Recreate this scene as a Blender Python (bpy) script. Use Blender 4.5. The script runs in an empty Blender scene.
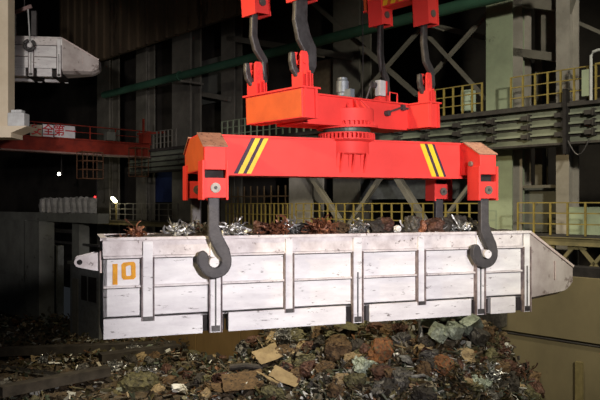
import bpy, bmesh, math, random
import numpy as np
from mathutils import Vector, Matrix, noise

# ------------------------------------------------------------------ camera, world, lights
S = bpy.context.scene
H = 7.0                       # eye height above the pit floor
F = 650.0
cam = bpy.data.cameras.new('camera'); cam.sensor_width = 36; cam.lens = 36*F/600
cam.shift_y = -4/600*-1; cam.clip_end = 300
co = bpy.data.objects.new('camera', cam); S.collection.objects.link(co)
co.location = (0, 0, H); co.rotation_euler = (math.pi/2, 0, 0)
S.camera = co
W = bpy.data.worlds.new('world'); S.world = W; W.use_nodes = True
W.node_tree.nodes['Background'].inputs[0].default_value = (0.55, 0.62, 0.7, 1)
W.node_tree.nodes['Background'].inputs[1].default_value = 0.02
S.view_settings.view_transform = 'Standard'; S.view_settings.look = 'None'
S.view_settings.exposure = 0.0; S.view_settings.gamma = 1.0
try: S.view_settings.use_curve_mapping = False
except Exception: pass

def spot(name, loc, aim, power, col, angle, blend, size):
    l = bpy.data.lights.new(name, 'SPOT'); l.energy = power; l.color = col
    l.spot_size = math.radians(angle); l.spot_blend = blend; l.shadow_soft_size = size
    o = bpy.data.objects.new(name, l); S.collection.objects.link(o); o.location = loc
    o.rotation_euler = (Vector(aim)-Vector(loc)).to_track_quat('-Z', 'Y').to_euler()
    return o
spot('floodlight_main', (4.6, -1.5, 8.7), (0.2, 12.4, 6.6), 10800, (1.0, 0.93, 0.93), 46, 0.9, 0.30)
spot('fill_right', (8.0, -3.0, 14.0), (9.5, 20, 8.0), 14000, (1.0, 0.94, 0.76), 50, 0.7, 0.6)  # added fill for the right background, no visible source
spot('floodlight_sodium', (-9.0, 5.0, 12.5), (-0.8, 12.0, 8.5), 5200, (1.0, 0.80, 0.45), 31, 0.4, 0.25)
spot('fill_mast', (-4.0, 1.0, 9.5), (-11.3, 25, 10.8), 7500, (1.0, 0.93, 0.86), 27, 0.5, 0.3)  # added spot that brightens the mast and the far trough
spot('fill_left', (-7.0, 12.0, 16.0), (-12, 27, 5.0), 1300, (1.0, 0.92, 0.80), 100, 0.6, 0.5)  # added faint fill for the dark left side
spot('fill_heap', (2.0, 15.0, 22.0), (1.5, 18.5, 0.0), 8500, (1.0, 0.90, 0.68), 75, 0.6, 0.6)  # unseen overhead fill, added to light the heap
spot('fill_brown_wall', (-1.5, 20.0, 20.0), (-2.5, 25.5, 1.0), 9000, (1.0, 0.86, 0.58), 55, 0.6, 0.5)  # unseen overhead fill, added to light the brown wall

# ------------------------------------------------------------------ frames
GR = math.atan2(-.718, .696)            # building grid: local x runs right-near, local y runs away
GX = Vector((math.cos(GR), math.sin(GR), 0)); GY = Vector((-math.sin(GR), math.cos(GR), 0))
UR = math.atan2(.331, .943)             # heading of the trough
UX = Vector((math.cos(UR), math.sin(UR), 0)); UY = Vector((-math.sin(UR), math.cos(UR), 0))
def gw(gx, gy, z=0): return GX*gx + GY*gy + Vector((0, 0, z))
def gp(px, D):                           # grid x of the column px on the plane grid y = D, and its depth
    k = (px-300)/F; Y = D/(GY.x*k+GY.y); return GX.x*k*Y + GX.y*Y, Y
def gq(px, gx):                          # grid y of the column px on the plane grid x = gx
    k = (px-300)/F; Y = gx/(GX.x*k+GX.y); return GY.x*k*Y + GY.y*Y, Y
def zz(py, Y): return H + (204-py)/F*Y

# ------------------------------------------------------------------ materials
MATS = {}
def mat(name, c1, c2=None, rough=.6, metal=0, scale=4, c3=None, t3=.62, s3=9, stretch=(1,1,1), bump=.15, detail=6, bscale=None, emit=None, island=None):
    if name in MATS: return MATS[name]
    m = bpy.data.materials.new(name); m.use_nodes = True; MATS[name] = m
    nt = m.node_tree; N = nt.nodes; L = nt.links; b = N['Principled BSDF']
    b.inputs['Specular IOR Level'].default_value = .25 if not metal else .5
    b.inputs['Roughness'].default_value = rough; b.inputs['Metallic'].default_value = metal
    if emit:
        b.inputs['Base Color'].default_value = (*c1, 1)
        b.inputs['Emission Color'].default_value = (*c1, 1); b.inputs['Emission Strength'].default_value = emit
        return m
    tc = N.new('ShaderNodeTexCoord'); mp = N.new('ShaderNodeMapping'); mp.inputs['Scale'].default_value = stretch
    L.new(tc.outputs['Object'], mp.inputs[0])
    n = N.new('ShaderNodeTexNoise'); n.inputs['Scale'].default_value = scale; n.inputs['Detail'].default_value = detail; n.inputs['Roughness'].default_value = .65
    L.new(mp.outputs[0], n.inputs[0])
    r = N.new('ShaderNodeValToRGB'); e = r.color_ramp.elements
    e[0].position = .35; e[0].color = (*(c2 or [x*.7 for x in c1]), 1); e[1].position = .62; e[1].color = (*c1, 1)
    L.new(n.outputs[0], r.inputs[0]); out = r.outputs[0]
    if island:
        g = N.new('ShaderNodeNewGeometry'); ri = N.new('ShaderNodeValToRGB'); ri.color_ramp.interpolation = 'CONSTANT'
        el = ri.color_ramp.elements
        while len(el) > 1: el.remove(el[-1])
        el[0].position = 0; el[0].color = (*island[0], 1)
        for i, c in enumerate(island[1:]):
            q = el.new((i+1)/len(island)); q.color = (*c, 1)
        L.new(g.outputs['Random Per Island'], ri.inputs[0])
        mx = N.new('ShaderNodeMixRGB'); mx.blend_type = 'MULTIPLY'; mx.inputs[0].default_value = .6
        L.new(ri.outputs[0], mx.inputs[1]); L.new(out, mx.inputs[2]); out = mx.outputs[0]
    if c3:
        n3 = N.new('ShaderNodeTexNoise'); n3.inputs['Scale'].default_value = s3; n3.inputs['Detail'].default_value = 8; n3.inputs['Roughness'].default_value = .7
        mp3 = N.new('ShaderNodeMapping'); mp3.inputs['Location'].default_value = (7.3, 2.1, 5); mp3.inputs['Scale'].default_value = stretch
        L.new(tc.outputs['Object'], mp3.inputs[0]); L.new(mp3.outputs[0], n3.inputs[0])
        r3 = N.new('ShaderNodeValToRGB'); q = r3.color_ramp.elements
        q[0].position = t3; q[0].color = (0, 0, 0, 1); q[1].position = t3+.07; q[1].color = (1, 1, 1, 1)
        L.new(n3.outputs[0], r3.inputs[0])
        mx = N.new('ShaderNodeMixRGB'); L.new(r3.outputs[0], mx.inputs[0]); L.new(out, mx.inputs[1]); mx.inputs[2].default_value = (*c3, 1); out = mx.outputs[0]
    L.new(out, b.inputs['Base Color'])
    if bump:
        bn = N.new('ShaderNodeTexNoise'); bn.inputs['Scale'].default_value = bscale or scale*6; bn.inputs['Detail'].default_value = 6
        L.new(tc.outputs['Object'], bn.inputs[0])
        bp = N.new('ShaderNodeBump'); bp.inputs['Strength'].default_value = bump; bp.inputs['Distance'].default_value = .02
        L.new(bn.outputs[0], bp.inputs['Height']); L.new(bp.outputs[0], b.inputs['Normal'])
    return m
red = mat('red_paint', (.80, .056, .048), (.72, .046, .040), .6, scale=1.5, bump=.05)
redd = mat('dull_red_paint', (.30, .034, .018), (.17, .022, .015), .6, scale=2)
dustp = mat('dusty_paint', (.42, .22, .15), (.28, .14, .10), .8, scale=6, c3=(.10, .05, .04), t3=.56, s3=14)
orange = mat('warm_lit_orange', (.66, .12, .035), (.54, .095, .03), .5, scale=2, bump=.05)  # warm light on left-facing red faces, put into the colour
paleg = mat('pale_grey_steel', (.40, .37, .33), (.28, .26, .23), .7, scale=1, c3=(.12, .11, .10), t3=.66, s3=2)
yel = mat('yellow_stripe', (.85, .60, .03), (.75, .5, .03), .5)
blk = mat('dark_stripe', (.06, .03, .06), (.04, .02, .04), .6)
steel = mat('dark_steel', (.075, .07, .072), (.045, .042, .045), .62, .25, scale=5, bump=.4)
steel2 = mat('worn_grey_steel', (.10, .095, .095), (.05, .045, .045), .5, .5, scale=6, bump=.3)
gun = mat('gear_steel', (.07, .09, .075), (.04, .05, .04), .5, .4)
boltm = mat('bushing_grey', (.20, .18, .15), (.12, .10, .09), .5, .4)
white = mat('scuffed_white_paint', (.80, .79, .80), (.62, .60, .62), .6, scale=2.2, stretch=(.45, 1, 1.7), c3=(.12, .10, .10), t3=.605, s3=9, bump=.25, bscale=12)
white2 = mat('worn_white_paint', (.74, .70, .70), (.52, .47, .47), .65, scale=3, c3=(.14, .11, .10), t3=.60, s3=7, bump=.3)
pinkw = mat('stained_white_paint', (.66, .56, .54), (.50, .40, .38), .65, scale=3, c3=(.2, .12, .1), t3=.64, s3=6)
spoutm = mat('grimy_spout_paint', (.50, .45, .44), (.33, .28, .27), .6, scale=1.2, c3=(.17, .13, .12), t3=.58, s3=1.6, bump=.2)
dark = mat('black_parts_and_shade', (.03, .026, .026), (.015, .013, .013), .85)  # plain black, for dark parts and for painted shade
paintn = mat('ochre_number_paint', (.78, .36, .02), (.6, .26, .02), .6, scale=10)
green = mat('green_grey_steel', (.35, .41, .28), (.27, .31, .22), .7, scale=.8, c3=(.10, .10, .08), t3=.62, s3=1.5)
greyc = mat('grey_steel', (.21, .195, .165), (.14, .13, .11), .7, scale=1, c3=(.10, .09, .08), t3=.64, s3=2)
girdm = mat('girder_green', (.24, .26, .20), (.15, .165, .13), .7, scale=.9, c3=(.05, .045, .04), t3=.55, s3=.5)
ledge = mat('dark_ledge', (.06, .055, .05), (.035, .03, .03), .8)
railm = mat('yellow_rail', (.31, .24, .065), (.19, .145, .05), .6, scale=3)
deckm = mat('yellowed_deck_edge', (.24, .20, .10), (.15, .13, .07), .8, scale=2)
pipeg = mat('green_pipe_paint', (.05, .13, .085), (.035, .09, .06), .5, scale=.6)
clad = mat('brown_cladding', (.16, .115, .075), (.09, .065, .045), .8, scale=.5, c3=(.05, .035, .025), t3=.58, s3=.8, stretch=(1, 1, .3))
wallm = mat('beige_pit_wall', (.19, .155, .085), (.14, .115, .065), .85, scale=.6, c3=(.12, .095, .06), t3=.66, s3=1.2, stretch=(1, 1, .5), bump=.1)
wallb = mat('brown_pit_wall', (.30, .19, .075), (.21, .135, .055), .85, scale=.6, c3=(.07, .05, .03), t3=.64, s3=1.2, stretch=(1, 1, .4), bump=.1)
concl = mat('grey_concrete', (.20, .205, .18), (.14, .14, .125), .9, scale=.8, c3=(.07, .065, .055), t3=.6, s3=1.2)
floorm = mat('dirty_floor', (.085, .066, .056), (.045, .035, .03), .9, scale=1.2, c3=(.022, .018, .016), t3=.52, s3=.7, bump=.6, bscale=5)
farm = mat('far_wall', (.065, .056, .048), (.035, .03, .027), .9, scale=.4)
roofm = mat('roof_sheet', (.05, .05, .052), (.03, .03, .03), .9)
beige = mat('beige_mast_paint', (.74, .64, .50), (.64, .54, .41), .7, scale=.8)
cabm = mat('cabin_grey', (.20, .21, .21), (.14, .14, .14), .7)
cableb = mat('cable_black', (.02, .02, .02), None, .6)
panelw = mat('white_panel', (.55, .56, .56), (.42, .43, .43), .6)
blueg = mat('blue_sheet', (.03, .05, .16), (.02, .03, .10), .7, scale=.8)

# ------------------------------------------------------------------ mesh builder
def frame_rot(d, up=Vector((0, 0, 1))):
    x = d.normalized()
    if abs(x.dot(up)) > .98: up = Vector((1, 0, 0))
    y = up.cross(x).normalized(); z = x.cross(y)
    return Matrix((x, y, z)).transposed()
class MB:
    def __init__(s): s.v = []; s.f = []
    def add(s, vs, fs):
        o = len(s.v); s.v += [tuple(v) for v in vs]; s.f += [tuple(i+o for i in f) for f in fs]; return s
    def box(s, x0, x1, y0, y1, z0, z1):
        vs = [(x, y, z) for z in (z0, z1) for y in (y0, y1) for x in (x0, x1)]
        return s.add(vs, [(0,2,3,1), (4,5,7,6), (0,1,5,4), (2,6,7,3), (0,4,6,2), (1,3,7,5)])
    def bar(s, a, b, w, h, up=(0, 0, 1)):            # rectangular bar between two points
        a = Vector(a); b = Vector(b); R = frame_rot(b-a, Vector(up)); L = (b-a).length
        vs = [a + R @ Vector((x, y, z)) for z in (-h/2, h/2) for y in (-w/2, w/2) for x in (0, L)]
        return s.add(vs, [(0,2,3,1), (4,5,7,6), (0,1,5,4), (2,6,7,3), (0,4,6,2), (1,3,7,5)])
    def hbeam(s, a, b, w, h, t, up=(0, 0, 1)):       # I section, flanges separated along up
        a = Vector(a); b = Vector(b); R = frame_rot(b-a, Vector(up)); u = R.col[2]
        for q in (-1, 1): s.bar(a+u*q*(h/2-t/2), b+u*q*(h/2-t/2), w, t, up)
        return s.bar(a, b, t, h-2*t, up)
    def tube(s, pts, r, n=10, cap=True, flat=1.0):
        pts = [Vector(p) for p in pts]; o = len(s.v); m = len(pts)
        rs = r if isinstance(r, (list, tuple)) else [r]*m
        for i, p in enumerate(pts):
            d = (pts[min(i+1, m-1)]-pts[max(i-1, 0)]); R = frame_rot(d)
            for k in range(n):
                a = 2*math.pi*k/n; s.v.append(tuple(p + R @ Vector((0, math.cos(a)*rs[i], math.sin(a)*rs[i]*flat))))
        for i in range(m-1):
            for k in range(n):
                s.f.append((o+i*n+k, o+i*n+(k+1) % n, o+(i+1)*n+(k+1) % n, o+(i+1)*n+k))
        if cap: s.f.append(tuple(o+k for k in range(n))[::-1]); s.f.append(tuple(o+(m-1)*n+k for k in range(n)))
        return s
    def prism(s, poly, a, b, plane='xz'):            # polygon in a plane, extruded from a to b on the third axis
        n = len(poly)
        def P(p, t): return {'xz': (p[0], t, p[1]), 'xy': (p[0], p[1], t), 'yz': (t, p[0], p[1])}[plane]
        vs = [P(p, a) for p in poly]+[P(p, b) for p in poly]
        return s.add(vs, [tuple(range(n)), tuple(range(2*n-1, n-1, -1))]+[(i, i+n, (i+1) % n+n, (i+1) % n) for i in range(n)])
    def lathe(s, prof, n=40, c=(0, 0, 0)):           # profile (r, z) about z
        o = len(s.v)
        for r, z in prof:
            for k in range(n):
                a = 2*math.pi*k/n; s.v.append((c[0]+r*math.cos(a), c[1]+r*math.sin(a), c[2]+z))
        for i in range(len(prof)-1):
            for k in range(n): s.f.append((o+i*n+k, o+i*n+(k+1) % n, o+(i+1)*n+(k+1) % n, o+(i+1)*n+k))
        s.f.append(tuple(o+k for k in range(n))[::-1]); s.f.append(tuple(o+(len(prof)-1)*n+k for k in range(n)))
        return s
    def xf(s, M):
        s.v = [tuple(M @ Vector(v)) for v in s.v]; return s
    def build(s, name, m, parent=None, loc=None, rot=None, bevel=0, smooth=False, label=None):
        me = bpy.data.meshes.new(name); me.from_pydata(s.v, [], s.f); me.update()
        bm = bmesh.new(); bm.from_mesh(me); bmesh.ops.recalc_face_normals(bm, faces=bm.faces)
        bm.to_mesh(me); bm.free()
        if smooth:
            for p in me.polygons: p.use_smooth = True
            try: me.set_sharp_from_angle(angle=math.radians(38))
            except Exception: pass
        me.materials.append(m)
        o = bpy.data.objects.new(name, me); S.collection.objects.link(o)
        if parent: o.parent = parent
        if loc is not None: o.location = loc
        if rot is not None: o.rotation_euler = (0, 0, rot) if isinstance(rot, (int, float)) else rot
        if bevel:
            md = o.modifiers.new('bevel', 'BEVEL'); md.width = bevel; md.segments = 2; md.limit_method = 'ANGLE'
        if label: o['label'] = label
        return o
def thing(name, label, cat, loc, rot=0, group=None):
    o = bpy.data.objects.new(name, None); S.collection.objects.link(o); o.empty_display_size = .2
    o.location = loc; o.rotation_euler = (0, 0, rot) if isinstance(rot, (int, float)) else rot
    return tag(o, label, cat, group)
def tag(o, label, cat, group=None, kind=None):
    o['label'] = label; o['category'] = cat
    if group: o['group'] = group
    if kind: o['kind'] = kind
    return o
def struct(o): o['kind'] = 'structure'; return o
def copy_tree(o, parent=None):
    c = o.copy(); S.collection.objects.link(c)
    if parent: c.parent = parent
    for ch in [x for x in S.objects if x.parent == o]: copy_tree(ch, c)
    return c

def crumple(sx, sy, sz, seed, amp=.22, cuts=5, box=True):
    bm = bmesh.new(); bmesh.ops.create_cube(bm, size=1)
    bmesh.ops.subdivide_edges(bm, edges=bm.edges, cuts=cuts, use_grid_fill=True)
    rr = random.Random(seed); o3 = Vector((rr.uniform(-50, 50),)*3)
    for v in bm.verts:
        c = v.co.copy()
        if box: c = c.lerp(c.normalized()*.55, .30 if amp < .2 else .6)
        n = noise.noise_vector(c*2.2+o3)*amp*.8 + noise.noise_vector(c*6+o3)*amp*.5 + Vector((rr.uniform(-1, 1), rr.uniform(-1, 1), rr.uniform(-1, 1)))*amp*.12
        v.co = Vector(((c.x+n.x)*sx, (c.y+n.y)*sy, (c.z+n.z)*sz))
    m = MB(); bm.verts.ensure_lookup_table(); m.v = [tuple(v.co) for v in bm.verts]; m.f = [tuple(v.index for v in f.verts) for f in bm.faces]; bm.free(); return m
# ------------------------------------------------------------------ the setting
struct(MB().box(-62, 12, -12, 17.4, -.3, 0).build('floor', floorm, rot=GR))
x0, _ = gp(92, 17)
# pit wall: upper and lower courses with a slit between them
xr = 4.0
o = MB()
seams = [gp(p, 17)[0] for p in (100, 196, 240, 292, 350, 420)]
for a, b in zip(seams, seams[1:]): o.box(a+.03, b-.03, 17, 17.5, 0, 5.0)
o.box(seams[0], seams[-1], 17.06, 17.5, 0, 5.0)
struct(o.build('wall_back', wallb, rot=GR))
o = MB().box(seams[-1]+.0, xr, 17, 17.5, 0, 3.36).box(seams[-1], xr, 17, 17.5, 3.43, 5.08).box(seams[-1], xr, 17.12, 17.5, 3.3, 3.5)
struct(o.build('wall_right', wallm, rot=GR))
struct(MB().box(seams[-1], xr, 16.96, 17.0, 3.36, 3.385).build('trim_1', ledge, rot=GR))
struct(MB().box(gp(400, 17.5)[0], xr, 17.2, 17.75, 5.08, 5.33).build('trim_2', dark, rot=GR))
# far dark wall, left far wall, roof
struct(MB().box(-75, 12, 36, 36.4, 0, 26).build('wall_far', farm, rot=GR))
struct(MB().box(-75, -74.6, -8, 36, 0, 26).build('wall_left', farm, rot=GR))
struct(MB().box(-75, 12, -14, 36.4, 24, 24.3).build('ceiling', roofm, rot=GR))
# ribbed cladding hanging over the runway
o = MB(); xa = gp(60, 20)[0]; xb = gp(262, 20)[0]
o.box(xa, xb, 20.1, 20.3, 9.35+H, 24)
k = xa
while k < xb:
    o.box(k, k+.22, 19.95, 20.1, 9.35+H, 24); k += 1.05
struct(o.build('wall_upper', clad, rot=GR))
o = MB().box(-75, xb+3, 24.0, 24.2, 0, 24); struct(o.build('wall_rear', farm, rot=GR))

# ------------------------------------------------------------------ building columns
def column(px0, px1, D, z0, z1, m, label, depth=None, sec='h'):
    a, _ = gp(px0, D); b, _ = gp(px1, D); w = b-a; d = depth or w*.8
    t = thing('building_column', label, 'column', gw((a+b)/2, D+d/2, z0), GR, 'steel columns behind the runway')
    f = .07*max(1, w)
    MB().box(-w/2, w/2, -d/2, -d/2+f, 0, z1-z0).build('front_flange', m, t)
    MB().box(-w/2, w/2, d/2-f, d/2, 0, z1-z0).build('rear_flange', m, t)
    MB().box(-f/2, f/2, -d/2+f, d/2-f, 0, z1-z0).build('web', m, t)
    return t
column(486, 512, 21.0, 0, 24, green, 'tall broad green steel column right of the red spreader', .9)
column(508, 522, 21.6, 0, 24, paleg, 'grey steel column standing against the broad green column', .7)
column(556, 569, 21.3, 0, 24, paleg, 'grey steel column near the right edge behind the yellow railing', .8)
column(535, 542, 22.6, 0, 14.6, greyc, 'short thin grey post between the two grey columns at right', .5)
column(333, 359, 22.6, 0, 24, greyc, 'wide dark grey column behind the small grey motor', .9)
column(289, 312, 21.0, 0, 9.0, paleg, 'grey column below the red beam left of centre', .8)
column(221, 234, 22.2, 0, 24, greyc, 'dark column just left of the left upper hook', .6)
column(172, 190, 21.0, 0, 24, greyc, 'dark steel column rising behind the left end of the red beam', .8)
column(97, 109, 21.0, 0, 24, greyc, 'dark far column under the left end of the brown cladding', .8)
column(136, 146, 22.5, 0, 24, greyc, 'dim far column between the red bridge crane and the cladding', .7)

# bracing beams among the columns
def gbar(name, p, q, D, w, h, m, label, cat, hb=False):
    a, Ya = gp(p[0], D); b, Yb = gp(q[0], D)
    A = Vector((a, D, zz(p[1], Ya))); B = Vector((b, D, zz(q[1], Yb)))
    C = (A+B)/2; mb = MB()
    (mb.hbeam(A-C, B-C, w, h, .04, (0, 1, 0)) if hb else mb.bar(A-C, B-C, w, h, (0, 0, 1)))
    return tag(mb.build(name, m, loc=gw(C.x, C.y, C.z), rot=GR), label, cat, 'steel bracing behind the cranes')
gbar('diagonal_brace', (313, 3), (417, 95), 20.9, .16, .2, greyc, 'long pale diagonal brace running down behind the red frame', 'brace', True)
gbar('diagonal_brace', (421, 28), (370, 86), 20.7, .12, .15, greyc, 'thin diagonal brace rising to the right behind the right hooks', 'brace', True)
gbar('diagonal_brace', (487, 14), (431, 76), 21.6, .12, .16, greyc, 'thin dark diagonal brace left of the green column', 'brace', True)
gbar('diagonal_brace', (421, 28), (487, 100), 21.3, .12, .16, greyc, 'diagonal brace sloping down to the upper right railing', 'brace', True)
gbar('diagonal_brace', (301, 160), (346, 230), 20.6, .18, .26, greyc, 'first diagonal brace from the left below the red beam', 'brace', True)
gbar('diagonal_brace', (388, 166), (346, 230), 20.7, .16, .2, greyc, 'left-leaning diagonal brace below the middle of the red beam', 'brace', True)
gbar('diagonal_brace', (388, 162), (430, 230), 20.6, .2, .32, greyc, 'broad diagonal brace right of centre below the red beam', 'brace', True)
gbar('diagonal_brace', (486, 164), (436, 230), 20.7, .12, .16, greyc, 'diagonal brace rising to the green column below the red beam', 'brace', True)
gbar('cross_beam', (180, 90), (230, 99), 22.0, .2, .26, greyc, 'short level tie beam between the two dark columns left of the hooks', 'beam')
gbar('cross_beam', (228, 38), (352, 57), 22.3, .2, .3, greyc, 'level tie beam behind the upper centre hook', 'beam')
gbar('cross_beam', (430, 25), (486, 38), 22.5, .12, .2, greyc, 'thin tie beam reaching the green column near the top', 'beam')
gbar('cross_beam', (512, 52), (568, 59), 21.75, .3, .28, greyc, 'tie beam between the two grey columns at the upper right', 'beam')
gbar('cross_beam', (512, -2), (572, 6), 21.75, .3, .5, greyc, 'topmost tie beam between the grey columns at the upper right', 'beam')
gbar('cross_beam', (572, 20), (604, 34), 22.6, .1, .12, greyc, 'thin cross beam at the upper right edge', 'beam')
gbar('cross_beam', (512, 187), (566, 186), 21.7, .1, .1, greyc, 'thin window rail between the lower grey columns', 'beam')
# panels between right-hand columns
def gpanel(name, px0, px1, py0, py1, D, m, label, cat, th=.12):
    a, Y = gp(px0, D); b, _ = gp(px1, D); Yc = gp((px0+px1)/2, D)[1]
    z1 = zz(py0, Yc); z0 = zz(py1, Yc)
    return tag(MB().box(a, b, 0, th, 0, z1-z0).build(name, m, loc=gw(0, D, z0), rot=GR), label, cat)
gpanel('wall_panel', 541, 559, -20, 54, 22.0, greyc, 'dark grey sheet panel between grey columns at the upper right', 'panel')
gpanel('wall_panel', 521, 557, 62, 102, 23.0, greyc, 'dim grey panel behind the yellow railing at the upper right', 'panel')
gpanel('wall_panel', 521, 557, 188, 232, 22.2, concl, 'dark panel below the window between the lower grey columns', 'panel')
gpanel('wall_panel', 495, 510, 152, 232, 22.8, green, 'green panel behind the right end of the red beam', 'panel')
gpanel('wall_panel', 569, 604, 207, 238, 21.2, green, 'pale green panel behind the railing at the right edge', 'panel')
gpanel('wall_panel', 190, 222, 60, 104, 23.2, concl, 'dim grey panel between the dark columns left of the hooks', 'panel')
gpanel('wall_panel', 312, 334, 60, 98, 23.0, mat('brown_panel', (.2,.15,.1)), 'brown panel behind the small grey motor', 'panel')
gpanel('blue_sheet_wall', 137, 173, 168, 202, 23.4, blueg, 'dark blue sheet wall behind the far railing', 'panel')
gpanel('wall_panel', 336, 480, 180, 199, 23.2, cabm, 'dark windowed panel behind the braces below the red beam', 'panel')

# ------------------------------------------------------------------ runway girder with conductor rails
gx0 = gp(128, 20)[0]; gx1 = 3.5; L = gx1-gx0
gir = thing('runway_girder', 'long green-grey runway girder with three ledges running behind the red frame', 'girder', gw(gx0, 20, 8.85), GR)
MB().box(0, L, .12, .55, .06, 1.16).build('web', girdm, gir)
MB().box(0, L, -.12, .75, 1.16, 1.27).build('top_flange', ledge, gir)
MB().box(0, L, -.06, .65, 0, .07).build('bottom_flange', ledge, gir)
for z in (.32, .62, .92):
    MB().box(0, L, -.02, .12, z, z+.055).build('conductor_rail', girdm, gir)
    MB().box(0, L, .085, .12, z-.07, z).build('ledge', ledge, gir)
for px in (337, 368, 398, 425, 457, 491, 526, 560, 590):
    bx = gp(px, 20)[0]-gx0
    m = MB()
    for z in (.28, .58, .88): m.box(bx-.14, bx+.14, -.1, .12, z-.02, z+.12); m.box(bx+.1, bx+.15, -.14, .12, z-.06, z+.16)
    m.build('bracket', ledge, gir)
px = gp(567, 20)[0]-gx0
MB().box(px-.05, px+.05, -.2, .1, -.3, 1.7).build('cable_post', dark, gir)
pts = [(px+.1+.08*i, -.16, .1-.45*math.sin(i/8*math.pi)) for i in range(9)]
MB().tube(pts, .02, 6).build('hanging_cable', steel2, gir)
tag(MB().box(gx0, 3.5, -.9, .9, 0, .07).build('runway_walkway', ledge, loc=gw(0, 20.95, 10.12), rot=GR), 'dark walkway plate on top of the green-grey girder', 'walkway')

def railing(pa, pb, D, z, n, hgt, label, group, m=railm, rails=(.35, .68, 1.0), r=.028):
    a = gp(pa, D)[0]; b = gp(pb, D)[0]; L = b-a
    t = thing('guard_railing', label, 'railing', gw(a, D, z), GR, group)
    for i in range(n):
        x = L*i/(n-1); MB().box(x-r, x+r, -r, r, 0, hgt).build('post', m, t)
    for q in rails: MB().box(-.02, L+.02, -.02, .02, hgt*q-.018, hgt*q+.018).build('rail', m, t)
    return t
railing(435, 482, 20.1, 10.12, 6, 1.05, 'yellow railing on the girder left of the green column', 'railings on the runway girder')
railing(511, 602, 20.1, 10.12, 8, 1.08, 'yellow railing on the girder at the upper right', 'railings on the runway girder')
railing(222, 334, 20.1, 10.12, 18, 1.05, 'dim railing on the girder seen between the red frame and beam', 'railings on the runway girder', green)
railing(146, 176, 20.1, 10.12, 9, 1.05, 'far dim railing where the red bridge crane meets the girder', 'railings on the runway girder', greyc)
g = gpanel('white_cabinet', 461, 470, 90, 111, 20.7, mat('pale_green_cabinet', (.5,.6,.48), (.4,.48,.38)), 'small pale green cabinet behind the upper railing', 'cabinet', .4)
# white post and gate at the right edge
a, Y = gp(591, 19.9)
t = thing('access_gate', 'pale bent post with yellow gate frame at the upper right edge', 'gate', gw(a, 19.9, 10.12), GR)
MB().tube([(0, 0, 0), (0, 0, 1.35), (.06, 0, 1.45), (.2, 0, 1.48), (.7, 0, 1.48)], .045, 8).build('hoop', panelw, t)
MB().box(-.28, -.05, 0, .03, .15, .95).build('mesh_panel', green, t)
MB().box(.12, .17, -.03, .03, 0, 1.1).box(.12, .8, -.03, .03, 1.05, 1.1).build('gate_frame', railm, t)

# mid walkway
a = gp(92, 19.9)[0]
t = thing('mid_walkway', 'long walkway with yellowed edge beam behind the trough', 'walkway', gw(a, 19.9, 5.95), GR)
Lw = 3.5-a
MB().box(0, Lw, 0, 1.1, .02, .07).build('deck_plate', ledge, t)
MB().hbeam((0, .06, -.11), (Lw, .06, -.11), .14, .26, .03).build('edge_beam', deckm, t)
railing(110, 178, 19.9, 6.02, 9, 1.0, 'far dim railing of the walkway near the small bright lamp', 'railings along the mid walkway', greyc)
railing(226, 292, 19.9, 6.02, 17, 1.0, 'railing with many posts on the walkway below the left half of the red beam', 'railings along the mid walkway', railm, (.5, 1.0), .025)
railing(296, 482, 19.9, 6.02, 20, 1.0, 'yellow railing on the walkway below the right half of the red beam', 'railings along the mid walkway')
railing(518, 604, 19.9, 6.02, 6, 1.02, 'yellow railing on the walkway above the spout at the right edge', 'railings along the mid walkway')
# truss below the walkway at right
m = thing('walkway_truss', 'yellow-grey truss under the walkway right of the spout', 'truss', gw(gp(500, 20)[0], 20.0, 5.35), GR)
xs = [gp(p, 20)[0]-gp(500, 20)[0] for p in (515, 546, 577, 612)]
for i, x in enumerate(xs):
    MB().box(x-.28, x+.28, -.03, .03, .25, .52).build('gusset_plate', deckm, m)
    MB().bar((x, 0, .45), (x-.62, 0, -.28), .1, .1).build('diagonal', deckm, m)
    MB().bar((x, 0, .45), (x+.62, 0, -.28), .1, .1).build('diagonal', deckm, m)
MB().box(-.5, xs[-1]+.6, -.12, .12, -.36, -.26).build('bottom_chord', deckm, m)
# vertical rods behind lower railing
a = gp(228, 21)[0]; b = gp(296, 21)[0]
m = MB()
k = a
while k < b: m.box(k, k+.05, 0, .05, 6.0, 7.9); k += .52
tag(m.box(a, b, -.03, .08, 7.35, 7.42).build('rod_screen', mat('rusty_rods', (.2,.13,.07)), loc=gw(0, 21.2, 0), rot=GR), 'rusty vertical rods behind the railing left of centre', 'screen')

# green pipe
a, Ya = gp(104, 19.6); b, Yb = gp(560, 19.6)
t = thing('green_pipe', 'long green pipe crossing behind the upper hooks', 'pipe', gw(a, 19.6, H+6.85), GR)
MB().tube([(0, 0, 0), (b-a, 0, 0)], .21, 16).build('pipe_run', pipeg, t, smooth=True)
for px in (180, 300, 420): 
    q = gp(px, 19.6)[0]-a
    MB().tube([(q-.04, 0, 0), (q+.04, 0, 0)], .26, 16).build('pipe_collar', pipeg, t, smooth=True)
    MB().box(q-.05, q+.05, 0, 1.5, -.3, -.2).build('bracket', greyc, t)

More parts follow.
